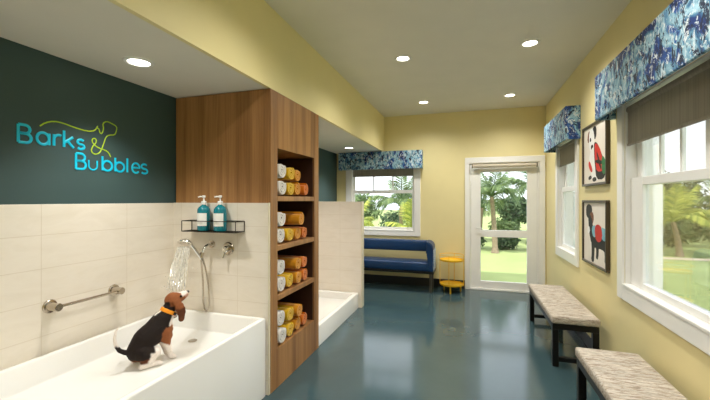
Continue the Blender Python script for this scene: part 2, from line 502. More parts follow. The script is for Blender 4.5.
tube(bm, [(.1, YB-.03, 1.03), (.15, YB-.034, 1.03), (.205, YB-.032, 1.028)], [.010, .009, .008], 10)
obj('door_handle', bm, M['plastic_white'], lf)

bl = thing('roller_blind', 'rolled up cream blind across the top of the white back door', 'blind', (.53, YB-.028-.03, 2.06))
bm = new(); lathe(bm, [(.030, -.48), (.030, .48)], 24, (0,0,0), 'X'); obj('fabric_roll', bm, plain('cream_blind', lin(196, 186, 168), .8, var=.03), bl)
for s in (-1, 1):
    bm = new(); box(bm, s*.48, s*.495, -.034, .028, -.034, .034, .004, 1); obj('bracket', bm, M['greymetal'], bl)

# ------------------------------------------------------------------ valances and shades
def valance(label, kind, u0, u1, z0, z1, dep=.15):
    B = mapper(kind)
    r = thing('window_valance', label, 'valance', (0,0,0), group='fabric covered window valances')
    for nm, a in (('front_panel', (u0, u1, -dep, -dep+.02)), ('side_return', (u0, u0+.02, -dep+.02, -.001)), ('side_return', (u1-.02, u1, -dep+.02, -.001))):
        bm = new(); B(bm, a[0], a[1], a[2], a[3], z0, z1, .005); obj(nm, bm, M['valance'], r)
    bm = new(); B(bm, u0+.02, u1-.02, -dep+.02, -.001, z1-.02, z1-.004, .002); obj('top_board', bm, M['valance'], r)
    return r
valance('blue and white painted print valance over the large window above the near bench', 'R', 1.25, 3.52, 2.17, 2.54)
valance('short blue print valance over the narrow window beside the back door', 'R', 4.50, 5.70, 2.17, 2.54)
valance('dark blue mottled valance over the window behind the blue sofa', 'B', -2.30, -.775, 2.045, 2.362)

def shade(label, kind, u0, u1, z0, z1, d):
    B = mapper(kind)
    r = thing('roller_blind', label, 'window shade', (0,0,0), group='woven roller shades')
    bm = new(); B(bm, u0, u1, d, d+.004, z0+.02, z1, 0); obj('shade_fabric', bm, M['shade'], r)
    bm = new(); B(bm, u0, u1, d-.006, d+.010, z0, z0+.02, .004); obj('bottom_bar', bm, M['shade'], r)
    bm = new(); 
    lathe(bm, [(.022, u0), (.022, u1)], 16, (0,0,0), 'X')
    for v in bm.verts:
        x, y, z = v.co
        v.co = Vector((XR+d+.022-.02+y*.6, x, z1+z-.01)) if kind == 'R' else Vector((x, YB+d+y*.6+.004, z1+z-.01))
    obj('roller_tube', bm, M['shade'], r)
shade('wide grey brown shade lowered over the top of the large window', 'R', 1.47, 3.31, 1.918, 2.21, .012)
shade('narrow grey shade hanging under the short valance beside the door', 'R', 4.68, 5.51, 1.947, 2.21, .012)
shade('brown shade hanging over the window behind the blue sofa', 'B', -2.07, -.95, 1.925, 2.16, .012)

# ------------------------------------------------------------------ downlights
LW = 92
def downlight(x, y, z, label, energy=LW, spread=150, blend=1.0):
    r = thing('ceiling_light', label, 'ceiling light', (x, y, z), group='round recessed ceiling lights')
    bm = new(); lathe(bm, [(.062, 0), (.062, -.006), (.066, -.010), (.082, -.008), (.088, -.001), (.088, 0)], 40); obj('trim_ring', bm, M['white'], r)
    bm = new(); lathe(bm, [(.061, -.0045), (.0, -.0045)], 40); obj('lens', bm, M['lens'], r)
    L = bpy.data.lights.new('downlight_beam', 'SPOT'); L.energy = energy; L.color = (1, .97, .92)
    L.spot_size = math.radians(spread); L.spot_blend = blend; L.shadow_soft_size = .06
    o = bpy.data.objects.new('downlight_beam', L); C.objects.link(o); o.parent = r; o.location = (0, 0, -.02)
for y, t in ((5.57, 'farthest row by the back wall'), (3.78, 'middle row'), (1.98, 'row over the near bench'), (.18, 'row by the entrance')):
    for x, s in ((-.67, 'on the cabinet side'), (.55, 'on the window side')):
        downlight(x, y, H, f'round recessed ceiling light {s}, {t}')
downlight(-1.975, 1.74, ZS, 'round recessed soffit light above the tub and dog', 66, 106, .8)
downlight(-1.92, 3.95, ZS, 'round recessed soffit light above the shower tray', 66, 106, .8)
downlight(-1.90, 5.64, ZS, 'round recessed soffit light beside the blue valance', 66, 106, .8)
downlight(-1.975, -.1, ZS, 'round recessed soffit light above the near end of the tub', 30, 106, .8)

# ------------------------------------------------------------------ tub and shower tray
def basin(bm, x0, x1, y0, y1, h, rim, zf, slope=.0, bev=.012):
    o = [(x0,y0),(x1,y0),(x1,y1),(x0,y1)]; i = [(x0+rim,y0+rim),(x1-rim,y0+rim),(x1-rim,y1-rim),(x0+rim,y1-rim)]
    f = [(x0+rim+slope,y0+rim+slope),(x1-rim-slope,y0+rim+slope),(x1-rim-slope,y1-rim-slope),(x0+rim+slope,y1-rim-slope)]
    L = [[bm.verts.new((x, y, z)) for x, y in q] for q, z in ((o, 0), (o, h), (i, h), (f, zf))]
    for a, b in zip(L, L[1:]):
        for k in range(4): bm.faces.new((a[k], a[(k+1) % 4], b[(k+1) % 4], b[k]))
    bm.faces.new(L[3]); bm.faces.new(list(reversed(L[0])))
    es = [e for e in bm.edges if not all(v in L[0] for v in e.verts)]
    bmesh.ops.bevel(bm, geom=es, offset=bev, segments=3, affect='EDGES', profile=.5)
tub = thing('dog_wash_tub', 'long white raised dog wash tub along the tiled wall', 'tub', (XL+.002, .2, 0))
bm = new(); basin(bm, 0, .889, 0, 2.228, .597, .038, .455, .02); obj('tub_shell', bm, M['porcelain'], tub)
bm = new(); lathe(bm, [(.032, .4555), (.032, .4585), (.024, .4595), (.0, .4585)], 24, (.42, 1.98, 0)); obj('drain_cover', bm, M['steel'], tub)
sh = thing('shower_tray', 'low white shower tray with a kerb, between wood cabinet and partition', 'shower tray', (XL+.002, 3.384, 0))
bm = new(); basin(bm, 0, .904, 0, 1.41, .21, .06, .11, .01); obj('tray_shell', bm, M['porcelain'], sh)
bm = new(); lathe(bm, [(.05, .1105), (.05, .1135), (.04, .1145), (.0, .1135)], 24, (.42, .7, 0)); obj('drain_cover', bm, M['steel'], sh)

# ------------------------------------------------------------------ towel cabinet
CX0, CX1, CY0, CY1, CT = XL+.003, -1.462, 2.4525, 3.379, 2.363
NY0, NY1, NX = 2.556, 3.270, -2.20
cab = thing('towel_cabinet', 'tall walnut cabinet with four open towel niches beside the tub', 'cabinet', (0,0,0))
bm = new()
box(bm, CX0, CX1, CY0, NY0, 0, CT, .003, 1)
box(bm, CX0, CX1, NY1, CY1, 0, CT, .003, 1)
obj('side_panel', bm, M['wood'], cab)
bm = new(); box(bm, CX0, CX1-.001, NY0, NY1, 1.915, CT-.001); obj('top_panel', bm, M['wood'], cab)
bm = new(); box(bm, CX0, CX1-.001, NY0, NY1, 0.001, .312); obj('base_panel', bm, M['wood'], cab)
M['niche_brown'] = plain('dark_niche_brown', lin(54, 32, 22), .5, var=.15, vscale=6)  # near-black brown for added back and side panels that darken the niches
bm = new(); box(bm, NX-.02, NX, NY0, NY1, .312, 1.915); obj('back_panel', bm, M['niche_brown'], cab)
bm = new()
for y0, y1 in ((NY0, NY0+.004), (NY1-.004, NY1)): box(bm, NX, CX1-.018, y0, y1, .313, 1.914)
obj('niche_lining', bm, M['niche_brown'], cab, label='dark brown niche lining')
SH = [.312, .735, 1.135, 1.532]
for z in SH[1:]:
    bm = new(); box(bm, NX, CX1-.001, NY0, NY1, z-.042, z, .002, 1); obj('shelf', bm, M['wood'], cab)

# rolled towels: spiral end seen, extruded along X
def towel_mesh(L, w, h, seed):
    rnd = random.Random(seed); bm = new()
    turns, th = 2.6, .0
    n = 64
    # spiral centre line radius 0.25..1 (unit), thickness small; outer silhouette a rounded square
    def pt(t, r):
        a = t*turns*2*PI + PI*1.1 + rnd_ph
        c, s = math.cos(a), math.sin(a)
        k = (abs(c)**2.15+abs(s)**2.15)**(-1/2.15)
        return (r*k*c*w/2, r*k*s*h/2)
    rnd_ph = rnd.uniform(-.5, .5)
    outer, inner = [], []
    for i in range(n+1):
        t = i/n; r = .16+.84*t
        outer.append(pt(t, r)); inner.append(pt(t, r-.27*min(1, .5+t)))
    jit = [rnd.uniform(-.006, .006) for _ in range(6)]
    xs = [0, -.006, -.02, -L*.5, -L+.01, -L]
    sc = [.93, .98, 1.0, 1.01, 1.0, .95]
    def ring(x, s, pts): return [bm.verts.new((x, p[0]*s, p[1]*s)) for p in pts]
    O = [ring(x, s, outer) for x, s in zip(xs, sc)]; I = [ring(x, 1-(1-s)*.2, inner) for x, s in zip(xs, sc)]
    for A in (O, I):
        for a, b in zip(A, A[1:]):
            for i in range(n): bm.faces.new((a[i], a[i+1], b[i+1], b[i]))
    for e in (0, -1):
        for i in range(n): bm.faces.new((O[e][i], O[e][i+1], I[e][i+1], I[e][i]))
    for e in (0, n):
        for k in range(len(xs)-1): bm.faces.new((O[k][e], O[k+1][e], I[k+1][e], I[k][e]))
    # core filling set back a little so the roll has no hole through it
    core = [bm.verts.new((-.012, p[0]*.9, p[1]*.9)) for p in [pt(1-i/24/turns*1.0, .82) for i in range(int(24))]]
    bm.faces.new(core)
    for v in bm.verts:
        v.co.y += .004*mnoise.noise(Vector((v.co.x*12+seed, v.co.y*20, v.co.z*20)))
        v.co.z += .003*mnoise.noise(Vector((v.co.x*12, v.co.y*20+seed, v.co.z*20)))
    return bm
YC4 = [2.641, 2.802, 2.952, 3.090]
TW = [.150, .142, .132, .124]
THS = [.142, .134, .130, .126]
names4 = ['towel_white', 'towel_yellow', 'towel_amber', 'towel_orange']
words4 = ['white', 'bright yellow', 'amber', 'orange']
counts = [(3, (2,2,2,1)), (2, (2,1,2,1)), (1, (2,1,2,2)), (0, (2,2,2,1))]
niche = {3: 'top', 2: 'second highest', 1: 'second lowest', 0: 'bottom'}
meshes = {}
TH = .130
for lv, cc in counts:
    for col in range(4):
        for k in range(cc[col]):
            key = (col, (lv+k) % 3)
            if key not in meshes:
                o = obj('rolled_towel', towel_mesh(.33, TW[col], THS[col], col*7+key[1]*3+1), M[names4[col]], ang=50); meshes[key] = o.data
            else:
                o = bpy.data.objects.new('rolled_towel', meshes[key]); C.objects.link(o)
            rr = random.Random(lv*50+col*7+k)
            o.location = (-1.474+rr.uniform(-.012, .010) + (.02 if (lv == 2 and col == 2 and k == 1) else 0), YC4[col]+rr.uniform(-.003, .003), SH[lv]+THS[col]/2+.003+k*(THS[col]-.003))
            pos = ('upper of the two ' if k else 'lower of the two ') if cc[col] == 2 else 'single '
            tag(o, f'{pos}{words4[col]} rolled towel{"s" if cc[col]==2 else ""} in the {niche[lv]} niche of the wooden cabinet', 'towel', 'rolled towels in the cabinet niches')

# ------------------------------------------------------------------ wall sign (strokes on the dark wall)
def arc(cx, cy, rx, ry, a0, a1, n=14):
    return [(cx+rx*math.cos(math.radians(a0+(a1-a0)*i/n)), cy+ry*math.sin(math.radians(a0+(a1-a0)*i/n))) for i in range(n+1)]
def glyph(ch):
    if ch == 'B':
        return [[(0,0),(0,1)], [(0,1),(.30,1)]+arc(.32,.76,.24,.24,90,-90)+[(0,.52)], [(0,.52),(.34,.52)]+arc(.36,.26,.26,.26,90,-90)+[(0,0)]]
    if ch == 'a': return [arc(.32,.34,.32,.34,0,360,28), [(.64,.68),(.64,0)]]
    if ch == 'r': return [[(0,.68),(0,0)], arc(.28,.38,.28,.29,180,65)]
    if ch == 'k': return [[(0,1.0),(0,0)], [(.48,.66),(.02,.28)], [(.17,.41),(.52,0)]]
    if ch == 's': return [arc(.22,.505,.19,.165,35,270,16)[:-1]+arc(.22,.17,.21,.17,90,-145,16)]
    if ch == 'u': return [[(0,.66),(0,.28)]+arc(.29,.28,.29,.28,180,360)+[(.58,.66)]]
    if ch == 'b': return [[(0,.95),(0,0)], arc(.34,.33,.34,.33,0,360,28)]
    if ch == 'l': return [[(0,1.0),(0,0)]]
    if ch == 'e': return [[(.0,.36),(.62,.36)]+arc(.31,.34,.31,.34,4,318,26)]
sign = thing('wall_sign', 'cyan lettering sign with lime dog outline on the dark wall above tub', 'sign', (0,0,0))
SK = 1.0102
def strokes(bm, word, r):
    for ch, y, z, hgt, wid in word:
        for st in glyph(ch):
            tube(bm, [(XL-.006+.003, (y+u*wid)*SK, 1.5+(z+v*hgt-1.5)*SK) for u, v in st], r, 10, flat=(0, .35))
bm = new()
strokes(bm, [('B', 1.322, 1.820, .098, .098), ('a', 1.411, 1.823, .10, .098), ('r', 1.500, 1.824, .10, .10), ('k', 1.556, 1.824, .10, .108), ('s', 1.632, 1.824, .088, .105)], .0082)
strokes(bm, [('B', 1.626, 1.697, .098, .098), ('b', 1.798, 1.700, .10, .100), ('b', 1.890, 1.700, .10, .100), ('l', 1.983, 1.701, .10, .1), ('e', 2.022, 1.701, .105, .10), ('s', 2.097, 1.701, .105, .13)], .0076)
strokes(bm, [('u', 1.706, 1.698, .095, .095)], .0052)
obj('lettering', bm, M['cyan'], sign, label='cyan lettering')
dogpath = [(1.427,1.927),(1.454,1.951),(1.499,1.970),(1.551,1.969),(1.619,1.954),(1.698,1.945),(1.748,1.957),(1.767,1.998),(1.762,1.978),(1.776,1.974),(1.780,1.948),(1.795,1.946),(1.807,1.983),(1.799,2.016),(1.826,2.037),(1.856,2.032),(1.903,2.016),(1.899,1.985),(1.888,1.954),(1.843,1.946),(1.822,1.928),(1.808,1.885),(1.796,1.850),(1.779,1.815),(1.748,1.800),(1.722,1.816),(1.728,1.848),(1.754,1.878),(1.757,1.900),(1.742,1.909),(1.726,1.896),(1.733,1.872),(1.767,1.848),(1.819,1.839),(1.844,1.823),(1.856,1.797)]
def smooth_path(p, it=2):
    for _ in range(it):
        q = [p[0]]
        for a, b in zip(p, p[1:]):
            q.append((a[0]*.75+b[0]*.25, a[1]*.75+b[1]*.25)); q.append((a[0]*.25+b[0]*.75, a[1]*.25+b[1]*.75))
        q.append(p[-1]); p = q
    return p
bm = new(); tube(bm, [(XL-.006+.002, y*SK, 1.5+(z-1.5)*SK) for y, z in smooth_path(dogpath, 1)], .0038, 8, flat=(0, .4))
obj('dog_outline', bm, M['lime'], sign, label='lime line drawing of a dog and ampersand')

# ------------------------------------------------------------------ grab bar
gb = thing('grab_bar', 'brushed nickel grab bar on the beige tiled wall above the tub', 'grab bar', (XL, 1.691, .868))
bm = new(); tube(bm, [(.062, -.202, 0), (.062, .202, 0)], .0095, 16); obj('rail', bm, M['steel'], gb)
for s in (-1, 1):
    bm = new(); lathe(bm, [(.040, .0005), (.040, .008), (.036, .012), (.026, .013), (.024, .016), (.024, .080), (.021, .083), (0, .083)], 32, (0, s*.202, 0), 'X'); obj('mounting_post', bm, M['steel'], gb)

# ------------------------------------------------------------------ shower set on the cabinet's tiled side (plane Y = 2.432)
YT = 2.431
sw = thing('hand_shower', 'nickel hand shower with hose loop on the tiled side below the bottles', 'shower head', (-1.989, YT, 1.143))
def loc(p): return (p[0]+1.989, p[1]-YT, p[2]-1.143)
bm = new(); lathe(bm, [(.030, .0), (.030, .006), (.014, .010), (.011, .014)], 28, (0,0,0), 'Y')
for v in bm.verts: v.co.y *= -1
obj('wall_flange', bm, M['steel'], sw)
bm = new(); tube(bm, [loc(p) for p in [(-1.989,2.425,1.143), (-1.992,2.39,1.142), (-1.997,2.365,1.132), (-2.002,2.345,1.105), (-2.006,2.328,1.068)]], .0105, 14); obj('shower_arm', bm, M['chrome'], sw)
bm = new(); tube(bm, [loc(p) for p in [(-2.006,2.335,1.086), (-2.008,2.322,1.046)]], [.019, .016], 18); obj('holder', bm, M['steel'], sw)
bm = new(); tube(bm, [loc(p) for p in [(-2.008,2.326,1.040), (-2.013,2.29,1.090), (-2.018,2.25,1.140), (-2.026,2.222,1.172)]], [.011, .012, .012, .014], 14); obj('handle', bm, M['chrome'], sw)
bm = new(); hd = Vector((.05, -.42, -.90)).normalized()
lathe(bm, [(.0, -.022), (.018, -.022), (.036, -.012), (.052, .0), (.054, .008), (.050, .013), (.0, .014)], 36)
q = Vector((0,0,1)).rotation_difference(hd); hc = Vector(loc((-2.032, 2.188, 1.184)))
for v in bm.verts: v.co = hc + q @ v.co
obj('spray_head', bm, M['chrome'], sw)
hose = [(-2.006,2.32,1.052),(-2.012,2.335,1.0),(-2.022,2.36,.888),(-2.034,2.38,.76),(-2.037,2.385,.68),(-2.030,2.39,.625),(-2.012,2.39,.606),(-1.994,2.39,.622),(-1.984,2.385,.68),(-1.980,2.38,.783),(-1.988,2.37,.90),(-1.998,2.355,.985),(-2.004,2.335,1.05)]
bm = new(); tube(bm, [loc((p[0], 0, p[1])) if False else loc((x, y, z)) for x, y, z in hose_s] if False else [loc(p) for p in hose], .0068, 10); obj('hose', bm, M['steel'], sw)

vk = thing('wall_mounted_valve', 'round nickel shower valve with lever on the tiled cabinet side', 'valve', (-1.832, YT, 1.112))
bm = new(); lathe(bm, [(.052, 0), (.052, .006), (.046, .011), (.0, .011)], 36, (0,0,0), 'Y')
for v in bm.verts: v.co.y *= -1
obj('escutcheon', bm, M['steel'], vk)
bm = new(); lathe(bm, [(.026, .010), (.026, .045), (.022, .050), (.0, .050)], 28, (0,0,0), 'Y')
for v in bm.verts: v.co.y *= -1
tube(bm, [(-.004, -.042, -.012), (-.012, -.047, -.05), (-.016, -.05, -.068)], [.010, .009, .008], 12)
obj('lever', bm, M['chrome'], vk)

# bottle caddy
cd = thing('bottle_caddy', 'thin dark wire caddy holding two bottles on the tiled cabinet side', 'shelf', (-1.935, YT, 1.252))
bm = new(); cw = .252; dp = -.114; W = .0032
loop = lambda z: [(-cw, -.004, z), (-cw, dp, z), (cw, dp, z), (cw, -.004, z)]
tube(bm, loop(.082), W, 8, closed=True)
for x in (-cw, cw):
    for y in (dp, -.004): tube(bm, [(x, y, 0), (x, y, .082)], W, 8)
obj('rail_frame', bm, M['bronze'], cd)
bm = new(); tube(bm, loop(0), W, 8, closed=True)
for i in range(1, 16): 
    x = -cw+2*cw*i/16; tube(bm, [(x, -.004, 0), (x, dp, 0)], .002, 6)
box(bm, -cw, cw, dp, -.003, -.004, -.0012)
obj('shelf_base', bm, M['bronze'], cd)

def bottle(x, label):
    b = thing('soap_bottle', label, 'bottle', (x, YT-.057, 1.2562), group='pump bottles in the caddy')
    bm = new(); lathe(bm, [(.0, 0), (.044, 0), (.0485, .004), (.0495, .010), (.0495, .155), (.047, .172), (.037, .188), (.021, .200), (.016, .206), (.0155, .214), (0, .214)], 40); obj('bottle_body', bm, M['bottle'], b)
    # curved label on the side that faces the room
    bm = new(); r = .0502; n = 18; a0, a1 = math.radians(-140), math.radians(-25)
    A = []; 
    for i in range(n+1):
        a = a0+(a1-a0)*i/n
        A.append([bm.verts.new((rr*math.cos(a), rr*math.sin(a), z)) for rr, z in ((r, .040), (r, .140), (r-.0005, .140), (r-.0005, .040))])
    for p, q2 in zip(A, A[1:]):
        for k in range(4): bm.faces.new((p[k], p[(k+1) % 4], q2[(k+1) % 4], q2[k]))
    bm.faces.new(A[0]); bm.faces.new(list(reversed(A[-1])))
    obj('label', bm, M['label'], b, label='white paper label')
    bm = new(); lathe(bm, [(.020, .2085), (.020, .232), (.017, .235), (.006, .236), (.005, .262), (.013, .263), (.014, .276), (.010, .280), (0, .280)], 28)
    tube(bm, [(0, 0, .271), (-.026, -.012, .271), (-.040, -.018, .266)], [.006, .0055, .0045], 10)
    obj('pump', bm, M['plastic_white'], b, label='white pump top')
bottle(-2.022, 'teal pump bottle above the hand shower, nearer the dark wall')
bottle(-1.866, 'teal pump bottle above the shower valve, nearer the towel niches')

# falling water
bm = new(); rnd = random.Random(3)
src = Vector((-2.027, 2.170, 1.150))
for i in range(80):
    a = rnd.uniform(0, 2*PI); rr = math.sqrt(rnd.random())
    p0 = src + Vector((.044*rr*math.cos(a), .044*rr*math.sin(a), 0)) - Vector((0, 0, 0))
    p0.z -= .0 + .46*(p0.y-src.y)*-1*.0
    e = Vector((-1.921+.062*rr*math.cos(a)+rnd.uniform(-.01, .01), 1.989+.062*rr*math.sin(a)+rnd.uniform(-.01, .01), rnd.uniform(.862, .915)))
    z_end = e.z
    pts = []
    for k in range(9):
        t = k/8; h = 1-(1-t)**1.25
        pts.append((p0.x+(e.x-p0.x)*h+rnd.uniform(-.0015, .0015), p0.y+(e.y-p0.y)*h+rnd.uniform(-.0015, .0015), p0.z+(z_end-p0.z)*t))
    tube(bm, pts, [rnd.uniform(.0014, .0032) for _ in pts], 6)
for i in range(70):
    t = rnd.random(); c = src.lerp(Vector((-1.921, 1.989, .90)), t); s = .03+.05*t
    ball(bm, (c.x+rnd.gauss(0, s*.6), c.y+rnd.gauss(0, s*.6), c.z+rnd.gauss(0, .02)), rnd.uniform(.0015, .0035), 6, 4)
wt = obj('shower_spray', bm, M['water']); wt['kind'] = 'stuff'; tag(wt, 'fine spray of water falling from the hand shower onto the dog', 'water')

# ------------------------------------------------------------------ beagle puppy
dog = thing('beagle_puppy', 'black tan and white beagle puppy sitting in the white tub looking up', 'dog', (-1.928, 1.839, .458), math.radians(66))
dog.scale = (.775, .775, .775)
bm = new()
def caps(*pts):
    for (a, ra), (b, rb) in zip(pts, pts[1:]): capsule(bm, a, b, ra, rb)
caps(((-.142,0,.128),.090), ((-.090,0,.205),.099), ((-.005,0,.265),.098), ((.036,0,.262),.086))
caps(((-.01,0,.275),.092), ((.030,0,.330),.080), ((.068,0,.368),.066), ((.102,0,.425),.057), ((.130,0,.470),.052))
caps(((.035,0,.25),.080), ((.058,0,.195),.060))
ball(bm, (.124,0,.484), (.072,.067,.064), rot=Matrix.Rotation(-.35, 3, 'Y'))
caps(((.150,0,.486),.052), ((.184,0,.497),.042), ((.218,0,.512),.034))
ball(bm, (.192,0,.490), (.042,.038,.028), rot=Matrix.Rotation(-.42, 3, 'Y'))
for s in (-1, 1):
    caps(((-.125,s*.050,.118),.074), ((-.052,s*.074,.108),.050))
    caps(((-.052,s*.076,.100),.042), ((-.090,s*.082,.055),.031), ((-.145,s*.082,.030),.025))
    caps(((-.150,s*.084,.024),.023), ((-.08,s*.088,.021),.020), ((-.030,s*.091,.020),.0225))
    for k in range(4): capsule(bm, (-.030, s*.091+(k-1.5)*.0125, .018), (-.007+(.004 if k in (1,2) else -.003), s*.091+(k-1.5)*.0135, .0125), .011, .0105, 10)
    caps(((.040,s*.045,.235),.050), ((.050,s*.050,.150),.034), ((.075,s*.043,.070),.0235), ((.084,s*.041,.032),.0215), ((.098,s*.041,.020),.0215))
    for k in range(4): capsule(bm, (.098, s*.041+(k-1.5)*.0125, .019), (.119+(.004 if k in (1,2) else -.003), s*.041+(k-1.5)*.0135, .0125), .011, .0105, 10)
    # hanging ear
    ball(bm, (.126, s*.060, .470), (.034, .016, .030))
    for k in range(6):
        t = k/5
        ball(bm, (.136+.026*t+.008*math.sin(t*3), s*(.066+.012*math.sin(t*PI)+.006*t), .462-.130*t), (.028+.014*math.sin(PI*min(1, t*1.05+.1)), .0115, .034))
caps(((-.205,0,.135),.026), ((-.240,0,.142),.020), ((-.278,0,.168),.0165), ((-.303,.0,.215),.0145), ((-.312,0,.272),.012), ((-.303,0,.326),.009), ((-.283,0,.360),.006))
bmesh.ops.recalc_face_normals(bm, faces=bm.faces[:])
me = bpy.data.meshes.new('tmp_body'); bm.to_mesh(me); bm.free()
to = bpy.data.objects.new('tmp_body', me); C.objects.link(to)
rm = to.modifiers.new('r', 'REMESH'); rm.mode = 'VOXEL'; rm.voxel_size = .0045; rm.use_smooth_shade = True
sm = to.modifiers.new('s', 'SMOOTH'); sm.factor = .5; sm.iterations = 7
dg = bpy.context.evaluated_depsgraph_get(); dg.update()
body = bpy.data.meshes.new_from_object(to.evaluated_get(dg)); body.name = 'body'
bpy.data.objects.remove(to); bpy.data.meshes.remove(me)
body.shade_smooth()
BLK, TAN, BRN, WHT, PNK = lin(36, 29, 26), lin(142, 86, 52), lin(98, 58, 38), lin(236, 228, 220), lin(206, 160, 140)
def coat(p):
    x, y, z = p; ay = abs(y)
    j = .012*mnoise.noise(Vector((x*28, y*28, z*28)))+.005*mnoise.noise(Vector((x*90, y*90, z*90)))
    # ears
    if ay > .0635-j*.2 and .30 < z < .492 and x > .09: return BRN if z < .42+j else TAN
    # head
    hx, hz = x-.126, z-.480
    u = hx*.93+hz*.37; w = -hx*.37+hz*.93        # along muzzle / up
    if (z > .395 and x > .118) or (z > .440 and x > .04):
        if u > .070+j*.5:
            if w > .000+j*.4 or ay < .009: return WHT
            return PNK if u > .088 else TAN
        if ay < .010+j*.2 and w > .01 and u > .03: return WHT
        if w < -.042+j and u > .0: return WHT
        if u < -.050+j and w < .025: return BLK
        return TAN
    # tail
    if x < -.222 and (z > .13 or x < -.24): return WHT if (z > .205+j or x < -.325) else BLK
    if .385 < z and x < .075 and ay < .014: return WHT
    if z > .315:
        if x > .070+(z-.315)*.55+j and z < .46: return WHT
        return BLK
    # hind legs
    if x < .025 and z < .048+j*.5: return WHT
    if x < .0 and z < .118+j: return WHT if x > -.098+j*1.5 else (BRN if z < .075 else BLK)
    # front legs, shoulder, chest
    if x > .0:
        d = math.hypot((x-.058)*1.0, (z-.215)*.85)
        if ay > .030 and d < .064+j*1.6: return TAN
        if z < .150+j*1.4: return WHT
        if x > .070+j: return WHT
        if ay < .03 and z < .21: return WHT
    if z < .160 and x > -.06: return WHT
    return BLK
ca = body.color_attributes.new('coat', 'FLOAT_COLOR', 'POINT')
cols = [Vector(coat(v.co)) for v in body.vertices]
# blend neighbouring hairs once so patch borders are soft
for _ in range(2):
    acc = [Vector(c) for c in cols]; cnt = [1]*len(cols)
    for e in body.edges:
        a, b = e.vertices; acc[a] += cols[b]; acc[b] += cols[a]; cnt[a] += 1; cnt[b] += 1
    cols = [a/c for a, c in zip(acc, cnt)]
ca.data.foreach_set('color', [c for v in cols for c in v])
k = N('puppy_coat'); at = k.n('ShaderNodeVertexColor', layer_name='coat')
fn = k.noise(k.coord((1, 1, 1)), 160, 4, .7); 
k.base(k.mix(.35, at.outputs['Color'], k.mix(1.0, at.outputs['Color'], k.ramp(fn, [(.3, (.55,.5,.46,1)), (.7, (1.35,1.3,1.25,1))]), 'MULTIPLY')))
k.b.inputs['Roughness'].default_value = .7; k.b.inputs['Specular IOR Level'].default_value = .15; k.b.inputs['Sheen Weight'].default_value = 0
k.bump(k.noise(k.coord(), 240, 3), .35, .003)
body.materials.append(k.m)
ob = bpy.data.objects.new('body', body); C.objects.link(ob); ob.parent = dog
bm = new(); ball(bm, (.2475, 0, .529), (.0135, .018, .0135)); obj('nose', bm, M['dogblack'], dog, label='black nose')
for s in (-1, 1):
    bm = new(); ball(bm, (.168, s*.0485, .512), (.0105, .008, .0105)); obj('eye', bm, plain('dog_eye', lin(28, 16, 10), .06), dog)
# collar: a band around the neck
ax = Vector((.040, 0, .066)).normalized(); cc = Vector((.085, 0, .394)); qn = Vector((0,0,1)).rotation_difference(ax)
bm = new(); lathe(bm, [(.0600, -.0155), (.0665, -.0155), (.0675, -.008), (.0675, .008), (.0655, .0155), (.0590, .0155)], 48)
for f in [f for f in bm.faces if len(f.verts) > 4]: bm.faces.remove(f)
for v in bm.verts: v.co = cc + qn @ v.co
co = obj('collar', bm, M['collar'], dog, label='bright orange collar')
bm = new(); box(bm, .0665, .077, -.016, .016, -.012, .012, .003, 2)
for v in bm.verts: v.co = cc + qn @ (Matrix.Rotation(math.radians(-62), 3, 'Z') @ v.co)
obj('buckle', bm, M['blackmetal'], co, label='dark buckle')

# ------------------------------------------------------------------ benches under the windows
def bench(y0, y1, label, x0=.716, x1=1.100):
    L = y1-y0; w = x1-x0
    b = thing('window_bench', label, 'bench', (x0, y0, 0), group='woven top benches along the window wall')
    bm = new(); box(bm, 0, w, 0, L, .388, .455, .016, 3)
    bmesh.ops.subdivide_edges(bm, edges=[e for e in bm.edges if e.calc_length() > .3], cuts=8, use_grid_fill=True)
    obj('seat_cushion', bm, M['weave'], b)
    bm = new()
    for a in ((.01, w-.01, .01, .05), (.01, w-.01, L-.05, L-.01), (.01, .05, .05, L-.05), (w-.05, w-.01, .05, L-.05)): box(bm, a[0], a[1], a[2], a[3], .335, .388, .003, 1)
    obj('seat_frame', bm, M['blackmetal'], b)
    for x in (.01, w-.06):
        for y in (.01, L-.06): 
            bm = new(); box(bm, x, x+.05, y, y+.05, 0, .336, .003, 1); obj('leg', bm, M['blackmetal'], b)
    for y in (.015, L-.055):
        bm = new(); box(bm, .06, w-.06, y, y+.04, .045, .085, .003, 1); obj('stretcher', bm, M['blackmetal'], b)
    return b
bench(3.625, 4.965, 'woven beige bench on black legs below the framed pictures', .704, 1.090)
bench(1.560, 2.930, 'woven beige bench on black legs under the large window')

# ------------------------------------------------------------------ blue sofa bench
sf = thing('blue_sofa', 'long blue vinyl sofa bench with open back slot under the back window', 'sofa', (-1.40, 6.10, 0))
def sx(x): return x+1.40
X0, X1 = -2.22, -.545
bm = new(); box(bm, sx(X0), sx(-.625), -.235, .13, .345, .492, .03, 4); obj('seat', bm, M['blue'], sf)
# backrest band swept round the right end to the front
def band(bm, z0, z1, th, pts, bev):
    P = [Vector((p[0], p[1], 0)) for p in pts]; rings = []
    for i, p in enumerate(P):
        t = ((P[min(i+1, len(P)-1)]-P[max(i-1, 0)]).normalized()); nn = Vector((-t.y, t.x, 0))
        prof = []
        for (cx, cz, a0) in ((th/2-bev, z1-bev, 0), (-th/2+bev, z1-bev, 90), (-th/2+bev, z0+bev, 180), (th/2-bev, z0+bev, 270)):
            for k in range(4):
                a = math.radians(a0+k*30); prof.append((cx+bev*math.cos(a), cz+bev*math.sin(a)))
        rings.append([bm.verts.new(p+nn*o+Vector((0, 0, z))) for o, z in prof])
    n = len(rings[0])
    for a, b in zip(rings, rings[1:]):
        for k in range(n): bm.faces.new((a[k], a[(k+1) % n], b[(k+1) % n], b[k]))
    bm.faces.new(rings[0]); bm.faces.new(list(reversed(rings[-1])))
